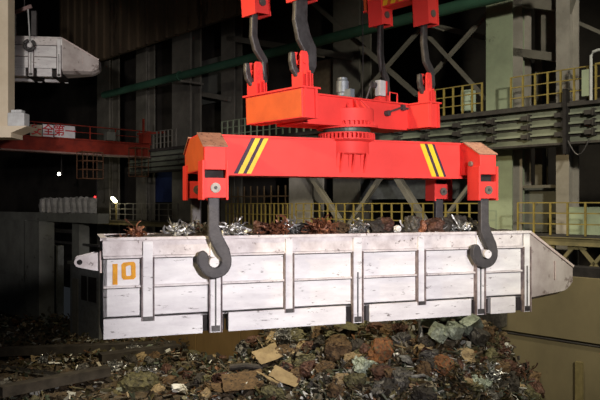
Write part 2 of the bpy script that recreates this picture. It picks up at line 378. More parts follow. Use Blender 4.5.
# ------------------------------------------------------------------ left-hand background
def glblock(name, px0, px1, z0, z1, D, th, m, label, cat):
    a = gp(px0, D)[0]; b = gp(px1, D)[0]
    return tag(MB().box(0, b-a, 0, th, 0, z1-z0).build(name, m, loc=gw(a, D, z0), rot=GR), label, cat)
o = MB(); a = gp(-40, 15.5)[0]; b = gp(25, 15.5)[0]
o.box(a, b, 0, .5, 0, 2.5).box(a, b, .08, .5, 2.5, 2.62).box(a, b, 0, .5, 2.62, 6.0)
tag(o.build('concrete_barrier', concl, loc=gw(0, 15.5, 0), rot=GR), 'pale grey concrete wall with a dark seam at the lower left edge', 'wall')
glblock('square_pillar', 25, 39, 0, 6.0, 15.3, .9, concl, 'concrete pillar beside the pale wall at the lower left', 'pillar')
glblock('square_pillar', 72, 79, 0, 6.0, 16.2, .6, concl, 'slim pillar above the grey cabin at the lower left', 'pillar')
glblock('lintel_beam', -40, 98, 6.0, 6.5, 15.6, .6, concl, 'dark concrete lintel over the pillars at the left', 'beam')
glblock('cross_pipe', 39, 98, 4.7, 4.82, 16.4, .12, steel2, 'thin level pipe between the pillars at the left', 'pipe')
glblock('cross_pipe', 39, 72, 5.3, 5.5, 16.6, .2, steel2, 'thicker level pipe above the thin one at the left', 'pipe')
glblock('locker', 46, 56, 0, 4.4, 17.2, .5, cabm, 'narrow dark locker inside the opening at the left', 'cabinet')
# cabin
a = gp(70, 14.9)[0]; b = gp(99, 14.9)[0]; Lc = b-a
t = thing('control_cabin', 'grey control cabin left of the trough end', 'cabin', gw(a, 14.9, 0), GR)
MB().box(0, Lc, 0, 2.2, 0, 3.9).build('cabin_body', cabm, t, bevel=.03)
MB().box(-.1, Lc+.1, -.1, 2.3, 3.9, 4.05).build('roof', concl, t)
MB().box(Lc*.42, Lc*.6, -.03, 0, 2.2, 3.4).box(Lc*.66, Lc*.92, -.03, 0, 2.2, 3.4).build('window', dark, t)
MB().box(Lc*.1, Lc*.3, -.03, 0, .1, 3.2).build('door', greyc, t)
# white sacks row
rnd = random.Random(3)
ordn = ['first', 'second', 'third', 'fourth', 'fifth', 'sixth', 'seventh', 'eighth', 'ninth']
for i in range(9):
    px = 43.5+i*5.9+(1.5 if i > 4 else 0)
    a, Y = gp(px, 15.9)
    m = crumple(.40, .40, .86, 40+i, .12, 4)
    o = m.build('white_sack', mat('sack_white', (.42, .41, .39), (.25, .24, .23), .8, scale=5), loc=gw(a, 15.9, 6.92), rot=(rnd.uniform(-.05, .1), rnd.uniform(-.16, .16), GR), smooth=True)
    tag(o, ordn[i]+' white sack from the left in the row standing on the dark ledge', 'sack', 'white sacks in a row on the left ledge')
# small lamps
def lamp(px, py, D, r, m, label, power=0, col=(1, 1, 1)):
    a, Y = gp(px, D)
    t = thing('signal_lamp', label, 'lamp', gw(a, D, zz(py, Y)), GR)
    MB().lathe([(r*.3, -r), (r*.9, -r*.5), (r, 0), (r*.9, r*.5), (r*.3, r)], 12).build('bulb', m, t, smooth=True)
    MB().box(-r*1.1, r*1.1, r*.8, r*1.6, -r*1.1, r*1.1).box(-.03, .03, r*1.2, r*1.2+.06, r, 1.2).build('housing', dark, t)
    if power:
        l = bpy.data.lights.new('signal_glow', 'POINT'); l.energy = power; l.color = col; l.shadow_soft_size = r
        lo = bpy.data.objects.new('signal_glow', l); S.collection.objects.link(lo); lo.parent = t; lo.location = (0, -r*2, 0)
lamp(59, 174, 17.0, .10, mat('lamp_white', (1, .95, .85), emit=8), 'small round white lamp under the red bridge crane')
lamp(95, 197, 18.0, .06, mat('lamp_red', (1, .03, .03), emit=4), 'tiny red signal lamp left of the bright lamp')
a, Y = gp(115, 19.6)
t = thing('tube_lamp', 'bright slanted lamp on the far walkway railing', 'lamp', gw(a, 19.6, 6.95), GR)
MB().bar((-.28, -.05, .45), (.22, -.05, .18), .16, .14).build('light_tube', mat('lamp_warm', (1, .95, .6), emit=7), t)
MB().box(.12, .17, -.02, .03, -.93, .2).build('lamp_post', railm, t)
l = bpy.data.lights.new('tube_glow', 'POINT'); l.energy = 40; l.color = (1, .9, .6); l.shadow_soft_size = .1
lo = bpy.data.objects.new('tube_glow', l); S.collection.objects.link(lo); lo.parent = t; lo.location = (0, -.4, .3)

# red bridge crane across the bay at left
GXC = -33.1
def cq(px): return gq(px, GXC)
ya = gq(-30, GXC)[0]; yb = gq(150, GXC)[0]
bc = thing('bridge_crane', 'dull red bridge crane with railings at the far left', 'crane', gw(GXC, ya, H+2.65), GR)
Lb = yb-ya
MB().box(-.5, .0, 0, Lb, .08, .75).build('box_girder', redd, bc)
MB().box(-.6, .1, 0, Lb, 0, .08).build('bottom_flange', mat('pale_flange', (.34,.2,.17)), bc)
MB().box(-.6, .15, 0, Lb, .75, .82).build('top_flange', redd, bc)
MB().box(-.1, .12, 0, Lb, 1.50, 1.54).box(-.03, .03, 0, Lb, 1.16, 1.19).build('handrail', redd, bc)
k = 0.0
while k < Lb:
    MB().box(.02, .07, k, k+.05, .8, 1.52).build('rail_post', redd, bc); k += 1.5
def cagebox(p0, p1, za, zb, nm):
    y0, y1 = cq(p0)[0]-ya, cq(p1)[0]-ya; m = MB()
    for y in (y0, (y0+y1)/2, y1):
        for x in (.1, .8): m.box(x-.018, x+.018, y-.018, y+.018, za, zb)
    for z in (za, za*.66+zb*.34, za*.33+zb*.67, zb): m.box(.08, .82, y0, y0+.04, z-.02, z+.02).box(.08, .82, y1-.04, y1, z-.02, z+.02).box(.78, .82, y0, y1, z-.02, z+.02).box(.08, .12, y0, y1, z-.02, z+.02)
    return m.build(nm, mat('cage_bars', (.16, .07, .035), (.09, .05, .03)), bc)
cagebox(128, 141, -1.1, .5, 'inspection_cage'); cagebox(76, 96, -1.3, .1, 'inspection_cage')
y = cq(141)[0]-ya
MB().box(.1, .6, y-.2, y+.3, .8, 1.3).box(.3, .4, y-.1, y, 1.3, 2.2).bar((.3, y-.4, 1.3), (.3, y+1.4, 1.55), .12, .12).build('buffer_bracket', redd, bc)
y = cq(107)[0]-ya
MB().box(.1, .5, y-.25, y+.25, .82, 1.28).build('junction_box', concl, bc)
# sign boards on the crane
def sign(px0, px1, py0, py1, txt, label, bgm):
    y0, Y0 = cq(px0); y1, Y1 = cq(px1); Ym = (Y0+Y1)/2
    z1 = zz(py0, Ym); z0 = zz(py1, Ym)
    t = thing('sign_board', label, 'sign', gw(GXC+.2, (y0+y1)/2, (z0+z1)/2), GR, 'sign boards on the red bridge crane')
    w = y1-y0; h = z1-z0
    MB().box(0, .04, -w/2, w/2, -h/2, h/2).build('board', bgm, t)
    c = bpy.data.curves.new('sign_text', 'FONT'); c.body = txt; c.size = h*.98; c.align_x = 'CENTER'; c.align_y = 'CENTER'; c.extrude = .004; c.offset = .008
    c.space_character = 1.0
    fo = bpy.data.objects.new('sign_text', c); S.collection.objects.link(fo); c.materials.append(mat('sign_red', (.6, .03, .04), rough=.6))
    bpy.context.view_layer.update()
    me = bpy.data.meshes.new_from_object(fo.evaluated_get(bpy.context.evaluated_depsgraph_get()))
    bpy.data.objects.remove(fo); fo = bpy.data.objects.new('sign_text', me); S.collection.objects.link(fo)
    fo.parent = t; fo.location = (.05, 0, h*.0); fo.rotation_euler = (math.pi/2, 0, math.pi/2)
wb = mat('sign_white', (.75, .72, .74), (.66, .63, .66), .6)
sign(28.5, 40, 125, 136.5, '安', 'cream sign board with a red character, leftmost on the crane', mat('sign_cream', (.5, .42, .3)))
sign(41, 51.5, 125, 137, '全', 'small white sign board with one red character, second from left', wb)
sign(52.5, 73, 126, 138, '第一', 'white sign board with two red characters, rightmost on the crane', wb)

# beige mast and slab at upper left
Ym = 24.0; xw = (15-300)/F*(Ym+.6)
t = thing('crane_mast', 'beige vertical mast at the upper left edge', 'mast', (xw, Ym, H+2.85))
MB().box(-1.6, 0, 0, .6, 0, 14.1).build('mast_body', beige, t, bevel=.03)
MB().box(-2.4, .25, -.3, .7, -.42, 0).prism([(.25, 0), (.85, 0), (.25, -.25)], -.3, .7).build('base_slab', beige, t)
t = thing('light_grey_box', 'light grey equipment box beside the foot of the beige mast', 'box', (xw+.02, Ym-.1, H+2.86))
MB().box(0, .62, 0, .5, 0, .5).box(.1, .5, .05, .4, .5, .62).build('housing', mat('box_grey', (.62, .64, .66), (.5, .5, .52)), t, bevel=.03)
MB().box(.02, .3, -.05, 0, -.18, 0).build('bracket', dark, t)

# ------------------------------------------------------------------ scrap trough
def lx(px, y, C, R, Rn):                 # local x for an image column on a local plane y
    k = (px-300)/F; return (k*(C.y+Rn.y*y)-C.x-Rn.x*y)/(R.x-R.y*k)
TC = Vector((-3.24, 10.7, H-2.225))
rnd = random.Random(11)
def make_trough(label, loc, rot, number=True):
    t = thing('scrap_trough', label, 'trough', loc, rot)
    Wd = 1.4; tk = .06
    m = MB()
    m.box(0, 8.5, .03, .03+tk, .3, 1.65).box(0, 8.5, Wd-tk, Wd, .3, 1.65).box(0, tk, .03, Wd, .0, 1.65).box(0, 8.5, .03, Wd, .3, .36)
    m.build('body', white, t)
    MB().box(-.01, 8.3, 0, .05, 1.36, 1.64).build('upper_band', white2, t, bevel=.008)
    MB().box(-.03, 8.5, -.05, .09, 1.62, 1.67).box(-.03, 8.5, Wd-.06, Wd+.05, 1.62, 1.67).box(-.05, .06, -.05, Wd+.05, 1.62, 1.67).build('top_rim', white2, t)
    for z in (1.335, .845):
        MB().box(0, 8.4, -.035, .04, z-.012, z+.022).build('side_ledge', white2, t)
        MB().box(0, 8.4, .012, .034, z-.030, z-.012).build('seam_shadow_strip', dark, t, label='painted shade line under the ledge')  # black strip paints the shadow below each ledge
    MB().box(.0, 8.4, .004, .034, .33, .348).build('lower_shade_line', dark, t)  # black line painted as shade along the bottom rail
    for a, b in ((.0, 1.64), (2.09, 4.32), (4.80, 7.04), (7.5, 8.1)):
        MB().box(a, b, -.06, .16, 0, .33).build('skid_pad', white, t, bevel=.01)
        MB().box(a, b, Wd-.16, Wd+.06, 0, .33).build('skid_pad', white, t)
    for a, b, full in ((.62, .81, 0), (1.76, 1.97, 1), (3.13, 3.29, 0), (4.46, 4.66, 1), (5.83, 5.99, 0), (7.16, 7.36, 1), (8.3, 8.47, 1)):
        for s_, y0, y1 in ((1, -.085, .03), (0, Wd, Wd+.1)):
            zb = 0 if full else .27
            r = MB().box(a+.015, b-.015, y0+(.03 if s_ else 0), y1, zb, 1.6).build('rib', white, t, bevel=.005)
            if s_:
                MB().box(a-.01, a+.006, y0+.004, .03, zb, 1.34).box(b-.006, b+.012, y0+.004, .03, zb, 1.34).build('rib_flange', mat('rib_edge_shade', (.30, .25, .25), (.13, .10, .11), .7, scale=9), r, label='rib edge with shade painted in')  # dark edge colour paints the shadow beside each rib
                if full: MB().box((a+b)/2-.014, (a+b)/2+.014, y0+.024, y0+.031, .12, .95).build('rib_slot', steel2, r)
                if full: MB().box(a+.03, b-.03, y0+.01, y0+.03, .02, .12).build('rib_foot', steel2, r)
                else: MB().box(a+.01, b-.01, y0+.0, .03, .27, .34).build('rib_foot', steel2, r)
    # black blocks painting the shade in the gaps between the pads
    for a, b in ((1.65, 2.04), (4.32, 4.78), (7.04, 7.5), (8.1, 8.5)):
        MB().box(a, b, .05, Wd-.05, .02, .33).build('pad_gap_shade', dark, t)
    # spout
    A = [(0.03, .22), (.03, 1.65), (Wd, 1.65), (Wd, .22), (Wd-.25, .17), (.28, .17)]
    def sec(x, f):
        y0 = .03+f*.34; y1 = Wd-f*.34; zt = 1.65-f*.80; zb = .17 + f*.08 + (max(0, f-.75)/.25)**2*.16
        return [(x, y0, zb+.1), (x, y0, zt), (x, y1, zt), (x, y1, zb+.1), (x, y1-.22, zb), (x, y0+.22, zb)]
    m = MB(); fs = [0, .15, .3, .45, .6, .75, .82, .88, .94, 1.0]; n = 6
    for f in fs: m.v += sec(8.5+1.44*f, f)
    for i in range(len(fs)-1):
        for k in range(n):
            if k == 1: continue        # open top
            m.f.append((i*n+k, i*n+(k+1) % n, (i+1)*n+(k+1) % n, (i+1)*n+k))
    e = (len(fs)-1)*n; m.f.append(tuple(e+k for k in range(n)))
    sp = m.build('spout', spoutm, t)
    md = sp.modifiers.new('solid', 'SOLIDIFY'); md.thickness = .05; md.offset = -1
    a = Vector(sec(8.5, 0)[1]); b = Vector(sec(9.94, 1)[1])
    MB().bar(a, b, .07, .05).build('spout_rim', pinkw, t)
    MB().box(9.3, 9.32, .18, .26, .6, 1.0).build('spout_seam', pinkw, t)
    # lug at the closed end
    m = MB(); pts = [(-.06, -.16), (-.06, .16)]
    for i in range(9):
        an = math.pi/2+math.pi*i/8; pts.append((-.36+.09*math.cos(an), .09*math.sin(an)))
    lug = MB(); lug.prism([(p[0], 1.26+p[1]) for p in pts], .5, .56)
    lug.prism([(p[0], 1.26+p[1]) for p in pts], .2, .26)
    lug.build('towing_lug', white2, t)
    MB().box(-.05, 0, .1, .66, 1.08, 1.44).build('lug_plate', pinkw, t)
    MB().tube([(-.365, .19, 1.26), (-.365, .57, 1.26)], .045, 12).build('lug_hole_pin', dark, t)
    # trunnions
    for x in (1.79, 7.26):
        MB().tube([(x, .05, 1.235), (x, -.30, 1.235)], .085, 20).build('trunnion', white, t, smooth=True)
        MB().tube([(x, Wd-.05, 1.235), (x, Wd+.30, 1.235)], .085, 20).build('trunnion', white, t, smooth=True)
    if number:
        Cc = Vector((TC.x, TC.y, 0)); y = .02
        def X(px): return lx(px, y, Cc, UX, UY)
        Zt = lambda py: (204-py)/F*10.95+2.225
        MB().box(X(112.6), X(117.6), .018, .029, Zt(283.5), Zt(263)).build('painted_digit', paintn, t, label='ochre painted digit 1')
        x0, x1 = X(121.3), X(135.8); z0, z1 = Zt(278.8), Zt(261.3); w = .072
        def rr_(a0, a1, b0, b1, c): return [(a0+c, b0), (a1-c, b0), (a1, b0+c), (a1-.004, b1-c), (a1-c, b1), (a0+c, b1-.01), (a0, b1-c-.01), (a0+.006, b0+c)]
        o_ = rr_(x0, x1, z0, z1, .035); i_ = rr_(x0+w, x1-w, z0+w*.8, z1-w*.8, .02)
        m = MB(); m.v = [(p[0], .018, p[1]) for p in o_+i_]+[(p[0], .029, p[1]) for p in o_+i_]
        for k in range(8):
            k2 = (k+1) % 8; m.f += [(k, k2, 8+k2, 8+k), (16+k, 24+k, 24+k2, 16+k2), (k, 16+k, 16+k2, k2), (8+k, 8+k2, 24+k2, 24+k)]
        m.build('painted_digit', paintn, t, label='ochre painted digit 0')
    return t
trough = make_trough('long white scrap trough with ochre number 10 hanging in the centre', TC, UR)

# ------------------------------------------------------------------ rotating spreader (lower red beam)
RC = Vector((.92, 12.85, H))
def rx(px, y): return lx(px, y, RC, UX, UY)
sp = thing('rotating_spreader', 'long red lower spreader beam with yellow and black stripes above the trough', 'crane beam', RC, UR)
XL, XR = -2.84, 2.59; ZB, ZT = .53, 1.24
MB().box(XL, XR, -.3, .3, ZB, ZT).build('main_beam', red, sp, bevel=.01)
MB().box(XL+.1, XR-.1, -.33, .33, ZT-.02, ZT+.012).build('top_flange', red, sp)
MB().box(XL+.1, XR-.1, -.33, .33, ZB-.012, ZB+.02).build('bottom_flange', red, sp)
for xc in (XL, XR):
    w = .185
    if xc < 0: MB().prism([(-.92, .60), (-.92, .97), (-.44, ZT-.03), (.44, ZT-.03), (.92, .97), (.92, .60)], xc-w-.006, xc-w+.002, 'yz').build('warm_lit_face', orange, sp, label='red side face coloured orange for warm light')  # thin overlay that carries the painted warm light
    poly = [(-1.0, .58), (-1.0, .97), (-.46, ZT), (.46, ZT), (1.0, .97), (1.0, .58)]
    MB().prism(poly, xc-w, xc+w, 'yz').build('cross_beam', red, sp, bevel=.01)
    for sg in (-1, 1):
        a = Vector((xc, sg*1.02, .975)); b = Vector((xc, sg*.45, ZT+.012))
        MB().bar(a, b, 2*w+.06, .02).build('sloped_cover', dustp, sp, label='dusty sloped cover plate')
        yc = sg*.82
        cl = MB().box(xc-w-.04, xc-w, yc-.2, yc+.2, .07, .74).box(xc+w, xc+w+.04, yc-.2, yc+.2, .07, .74).build('clevis_plate', red, sp, bevel=.006)
        MB().box(xc-w, xc+w, yc-.18, yc-.12, .11, .44).box(xc-w, xc+w, yc+.12, yc+.18, .11, .44).build('clevis_block', red, cl)
        MB().box(xc-w+.02, xc+w-.02, yc-.05, yc+.05, .44, .6).build('slot_insert', dark, sp)
        MB().tube([(xc, yc-.21, .275), (xc, yc+.21, .275)], .085, 20).build('pin', boltm, cl, smooth=True)
        MB().tube([(xc, yc-.225, .275), (xc, yc+.225, .275)], .03, 8).build('pin_bolt', steel, cl)
# stripes: slanted bands on the front face
def stripe(pts, m):
    mb = MB(); f = -.304
    P = [(rx(px, f), (204-py)/F*(RC.y+UY.y*f+rx(px, f)*UX.y)) for px, py in pts]
    P = [(x, min(ZT-.03, max(ZB+.025, z))) for x, z in P]
    mb.prism(P, -.3045, -.2995).build('hazard_stripe', m, sp)
for p0, p1, m in ((251.5, 255.5, blk), (255.5, 260.5, yel), (260.5, 264, blk), (264, 268.5, yel)):
    stripe([(p0, 137), (p1, 137), (p1-17.5, 174.5), (p0-17.5, 174.5)], m)
for p0, p1, m in ((420, 424.5, yel), (424.5, 427.5, blk), (427.5, 432, yel), (432, 434.5, blk)):
    stripe([(p0, 143), (p1, 143), (p1+12, 178), (p0+12, 178)], m)
x = rx(473, -.95)
MB().tube([(XR-.19, -.72, .80), (XR-.24, -.72, .80)], .05, 14).build('side_plug', boltm, sp)
# slewing ring, lower half
MB().lathe([(.44, .96), (.46, .98), (.46, 1.20), (.53, 1.235), (.53, 1.25)], 48).build('lower_drum', red, sp, smooth=True)
m = MB()
for k in range(40):
    a = 2*math.pi*k/40; c, s_ = math.cos(a), math.sin(a)
    R = Matrix.Rotation(a, 4, 'Z'); q = MB().box(.46, .56, -.016, .016, 1.25, 1.36).xf(R); m.add(q.v, q.f)
m.lathe([(.47, 1.25), (.47, 1.36)], 40).lathe([(.56, 1.355), (.56, 1.375)], 40).lathe([(.56, 1.24), (.56, 1.26)], 40)
m.build('lower_rib_ring', red, sp)
MB().lathe([(.46, 1.375), (.47, 1.41), (.47, 1.47)], 40).build('slewing_gear', gun, sp)
for xx in (-.31, -.06, .19):
    MB().prism([(-.45, .98), (-.3, .60), (-.3, .98)], xx-.02+.05, xx+.02+.05, 'yz').add(*(lambda q: (q.v, q.f))(MB().prism([(-.34, .98), (-.3, .7), (-.3, .98)], xx-.03, xx+.11, 'yz'))).build('gusset', red, sp)

# ------------------------------------------------------------------ hooks
def hook_outline():
    # x right, z up, around the bowl centre; opening to the left
    pts = []
    return pts
def hook_mb(w_sh, h_top, shift, R=.28, th=.12, r_in=.085, y0=None):
    m = MB()
    outer = []
    outer += [(shift-w_sh/2, h_top), (shift+w_sh/2, h_top), (shift+w_sh/2+.0, .62), (shift+w_sh/2+.05, .46), (.24, .22), (R, .05)]
    for a in range(-10, -151, -14): outer.append((R*math.cos(math.radians(a)), R*math.sin(math.radians(a))-.0))
    outer += [(-.31, -.02), (-.31, .10), (-.27, .18), (-.20, .20), (-.14, .15), (-.105, .05)]
    for a in range(200, 351, 15): outer.append((.10*math.cos(math.radians(a)), .10*math.sin(math.radians(a))))
    outer += [(.10, .05), (.04, .12), (-.06, .30), (shift-w_sh/2, .46)]
    m.prism(outer, -th/2, th/2)
    return m
def hang_hook(xc, yc, label):
    t = thing('crane_hook', label, 'hook', RC+UX*(xc+.03)+UY*yc+Vector((0, 0, -.99)), UR, 'four hooks carrying the trough')
    ho = hook_mb(.19, 1.24, -.03); b = ho.build('hook_body', steel, t, bevel=.02)
    MB().tube([(-.03, -.09, 1.2), (-.03, .09, 1.2)], .07, 14).build('hook_eye', steel2, t)
    return t
hang_hook(XL, -.84, 'dark steel hook on the near left trunnion of the trough')
hang_hook(XR, -.84, 'dark steel hook on the near right trunnion of the trough')
hang_hook(XL, .84, 'dark hook behind the trough below the left clevis pair')
hang_hook(XR, .84, 'dark hook behind the trough below the right clevis pair')

# ------------------------------------------------------------------ upper red frame
TILT = .038
fr = thing('upper_crane_frame', 'red upper frame with four hook posts above the slewing ring', 'crane frame', RC+GY*.08, 0)
fr.rotation_mode = 'XYZ'; fr.rotation_euler = (math.atan(TILT), 0, GR)
a_, b_ = .60, 1.83
MB().box(-.26, .26, -b_, b_, 1.55, 2.05).build('main_beam', red, fr, bevel=.01)
MB().box(-.31, .31, -b_, b_, 2.035, 2.065).build('top_flange', red, fr)
MB().box(-.40, .31, -b_+.3, b_-.3, 1.50, 1.555).build('bottom_plate', red, fr)
for s_ in (-1, 1):
    MB().box(-.68, .80, s_*b_-.19, s_*b_+.19, 1.53, 2.03).build('cross_beam', red, fr, bevel=.01)
    MB().box(-.72, .84, s_*b_-.23, s_*b_+.23, 2.03, 2.06).build('cross_flange', red, fr)
    if s_ < 0: MB().box(-.66, .78, s_*b_-.196, s_*b_-.188, 1.55, 2.01).build('warm_lit_face', orange, fr, label='red side face coloured orange for warm light')
    MB().box(.80, .83, s_*b_-.16, s_*b_-.10, 1.53, 2.03).box(.80, .83, s_*b_+.10, s_*b_+.16, 1.53, 2.03).build('end_stiffener', red, fr)
    for q in (-1, 1):
        xc = q*a_; yc = s_*b_
        po = MB()
        pl = [(yc-.11, 2.05), (yc+.11, 2.05), (yc+.09, 2.62), (yc+.06, 2.68), (yc-.06, 2.68), (yc-.09, 2.62)]
        po.prism(pl, xc+.06, xc+.10, 'yz').prism(pl, xc-.10, xc-.06, 'yz')
        p = po.build('hook_post', red, fr, bevel=.005)
        MB().box(xc-.10, xc+.16, yc-.13, yc-.11, 2.05, 2.3).box(xc-.10, xc+.16, yc+.11, yc+.13, 2.05, 2.3).build('post_stiffener', red, p)
        MB().box(xc+.10, xc+.17, yc-.05, yc-.02, 2.05, 2.34).box(xc+.10, xc+.17, yc+.04, yc+.07, 2.05, 2.34).build('post_rib', red, p)
        MB().tube([(xc-.12, yc, 2.5), (xc+.12, yc, 2.5)], .05, 16).build('post_pin', red, p, smooth=True)
# upper slewing drum
MB().lathe([(.61, 1.475), (.61, 1.52), (.53, 1.525), (.53, 1.53)], 44).build('drum_flange', red, fr)
m = MB()
for k in range(36):
    q = MB().box(.46, .535, -.016, .016, 1.53, 1.61).xf(Matrix.Rotation(2*math.pi*k/36, 4, 'Z')); m.add(q.v, q.f)
m.lathe([(.47, 1.52), (.47, 1.62)], 40).build('upper_rib_ring', red, fr)
MB().lathe([(.53, 1.605), (.53, 1.84), (.52, 1.85)], 44).build('upper_drum', red, fr, smooth=True)
for k in (-.9, -.45, 0, .45, .9):
    R = Matrix.Rotation(k-.35, 4, 'Z')
    q = MB().prism([(.2, 1.84), (.5, 1.84), (.3, 2.04), (.2, 2.04)], -.02, .02).xf(R); q.build('gusset', red, fr)
# motor, boxes on the frame
t = thing('grey_motor', 'small grey drive motor on top of the red upper frame', 'motor', RC+GX*(-.0)+GY*(-.12)+Vector((0, 0, 2.07)), GR)
MB().lathe([(.12, 0), (.14, .03), (.10, .05), (.10, .1), (.125, .12), (.125, .33), (.10, .36), (.10, .40), (.05, .42)], 20).build('motor_body', mat('motor_grey', (.20,.23,.26), (.13,.15,.17), .5, .3), t, smooth=True)
MB().box(.08, .26, -.06, .06, .0, .16).build('gearbox', mat('motor_grey', (.3,.33,.36)), t)
px_ = RC+GX*(-.42)+GY*(1.55)+Vector((0, 0, 2.13))
t = thing('control_box', 'white and red control box at the foot of the far right hook', 'box', px_, GR)
MB().box(-.02, .12, -.13, .07, .22, .56).build('front_panel', panelw, t, bevel=.01)
MB().box(-.10, .10, .07, .15, .0, .56).box(-.02, .12, -.13, .07, -.02, .2).build('red_casing', red, t)
MB().tube([(-.02, -.25, .46), (-.02, -.13, .46)], .07, 12).tube([(-.05, -.25, .42), (-.15, -.3, .1), (-.1, -.4, -.05)], .02, 6).build('horn', steel, t)
t = thing('sensor_arm', 'thin dark sensor arm on the right half of the red upper frame', 'arm', RC+GX*.3+GY*.9+Vector((0, 0, 1.86)), (math.atan(TILT), 0, GR))
MB().tube([(0, 0, 0), (0, .5, .14), (0, .72, .13)], .022, 8).build('rod', steel, t)
MB().tube([(-.03, 0, -.01), (.06, 0, -.01)], .06, 12).build('pivot', steel, t)
MB().box(-.03, .03, .5, .6, .08, .2).build('clamp', steel, t)
t = thing('small_red_bracket', 'small open red hoop on top of the frame beside the right hook post', 'bracket', RC+GX*(-.1)+GY*1.62+Vector((0, 0, 2.14)), GR)
MB().tube([(0, -.12, 0), (0, -.12, .26), (0, .14, .26), (0, .14, 0)], .018, 6).build('hoop', red, t)

# ------------------------------------------------------------------ upper hooks: S-shaped shanks down to hooked ends round the posts
def upper_hook(sx, sy, ws, ztop, off, label):
    base = RC + GX*(sx*a_) + GY*(sy*b_) + Vector((0, 0, 2.5+TILT*sy*b_))
    t = thing('frame_hook', label, 'hook', base, GR, 'hooks that carry the upper red frame')
    T = ztop-2.5-TILT*sy*b_
    # centre line in the y,z plane: bowl under the pin, opening towards -y
    cl = [(off, T), (off-.01, T*.72), (off-.02, T*.55), (off+.06, .44), (.19, .24)]
    wd = [ws, ws, ws*1.05, ws*1.1, ws*1.05]
    for a in (25, 0, -30, -60, -90, -120, -150, -180):
        cl.append((.22*math.cos(math.radians(a)), .22*math.sin(math.radians(a))-.02)); wd.append(.13+ (ws-.13)*max(0, (a+60)/90) if a > -60 else .13)
    cl.append((-.23, .14)); wd.append(.10)
    m = MB(); n = len(cl); L_, R_ = [], []
    for i in range(n):
        p = Vector(cl[i]); d = Vector(cl[min(i+1, n-1)])-Vector(cl[max(i-1, 0)]); d.normalize(); nn = Vector((-d.y, d.x))
        L_.append(p+nn*wd[i]/2); R_.append(p-nn*wd[i]/2)
    th = .045
    vs = []
    for i in range(n):
        vs += [(-th, L_[i].x, L_[i].y), (-th, R_[i].x, R_[i].y), (th, R_[i].x, R_[i].y), (th, L_[i].x, L_[i].y)]
    fs = [(0, 1, 2, 3), tuple((n-1)*4+k for k in (3, 2, 1, 0))]
    for i in range(n-1):
        for k in range(4): fs.append((i*4+k, i*4+(k+1) % 4, (i+1)*4+(k+1) % 4, (i+1)*4+k))
    m.add(vs, fs).build('hook_body', steel2, t, bevel=.025)
    return t
upper_hook(-1, -1, .15, 3.62, -.05, 'thin dark curved hook on the leftmost post of the red frame')
upper_hook(1, -1, .30, 3.72, -.02, 'thick dark hook at the top centre on the tallest post')
upper_hook(-1, 1, .15, 4.1, -.02, 'dark curved hook behind the white control box')
upper_hook(1, 1, .17, 4.05, -.06, 'dark curved hook on the rightmost post of the red frame')

# topmost crane beams
TT = .075
tb = thing('hoist_beam', 'red hoist beams with clevises cut off by the top edge of the photo', 'crane beam', RC+GY*.30, 0)
tb.rotation_euler = (math.atan(TT), 0, GR)
for s_ in (-1, 1):
    MB().box(-.95, .85, s_*b_-.17, s_*b_+.17, 4.22, 4.8).build('cross_beam', red, tb, bevel=.01)
    MB().box(-.95, .85, s_*b_-.2, s_*b_+.2, 4.20, 4.23).build('bottom_flange', red, tb)
    for q in (-1, 1):
        xc, yc = q*a_, s_*b_-.05; z0 = 3.63 if s_ < 0 else (3.64 if q > 0 else 3.86)
        cl = MB().box(xc-.2, xc-.16, yc-.16, yc+.16, z0, 4.7).box(xc+.16, xc+.2, yc-.16, yc+.16, z0, 4.7).build('clevis_plate', red, tb, bevel=.006)
        MB().box(xc-.16, xc+.22, yc-.19, yc-.16, z0-.03, 4.4).box(xc-.16, xc+.22, yc+.16, yc+.19, z0-.03, 4.4).build('clevis_side', red, cl)
        MB().tube([(xc-.22, yc, z0+.2), (xc+.23, yc, z0+.2)], .075, 18).build('pin', boltm, cl, smooth=True)
MB().box(-.93, .83, b_-.178, b_-.168, 4.24, 4.78).build('warm_lit_face', orange, tb, label='red side face coloured orange for warm light')
m = MB()
for i in range(5):
    y = b_-.182; x = .25-.22*i
    MB().prism([(x, 4.2), (x+.12, 4.2), (x+.25, 4.6), (x+.13, 4.6)], y-.004, y).build('hazard_stripe', yel, tb)
MB().box(-.35, .35, -b_, b_, 4.8, 5.4).build('main_beam', red, tb)
MB().box(-.3, .3, -.3, .3, 5.4, 17).build('hoist_mast', steel, tb)
for (dx, dy) in ((-.62, 1.2), (-.5, 1.75)):
    p = RC+GX*dx+GY*dy
    tag(MB().tube([(0, 0, 2.2), (.02, 0, 3.2), (0, 0, 5.0)], .012, 6).build('thin_cable', cableb, loc=p), 'thin dark cable hanging to the white control box' if dy < 1.5 else 'thin dark cable between the right hooks', 'cable')

# ------------------------------------------------------------------ second trough at the upper left
T2 = copy_tree(trough)
for ch in [c for c in S.objects if c.parent == T2 and c.name.startswith('painted_digit')]: bpy.data.objects.remove(ch)
T2['label'] = 'dim second white trough hanging far away at the upper left'
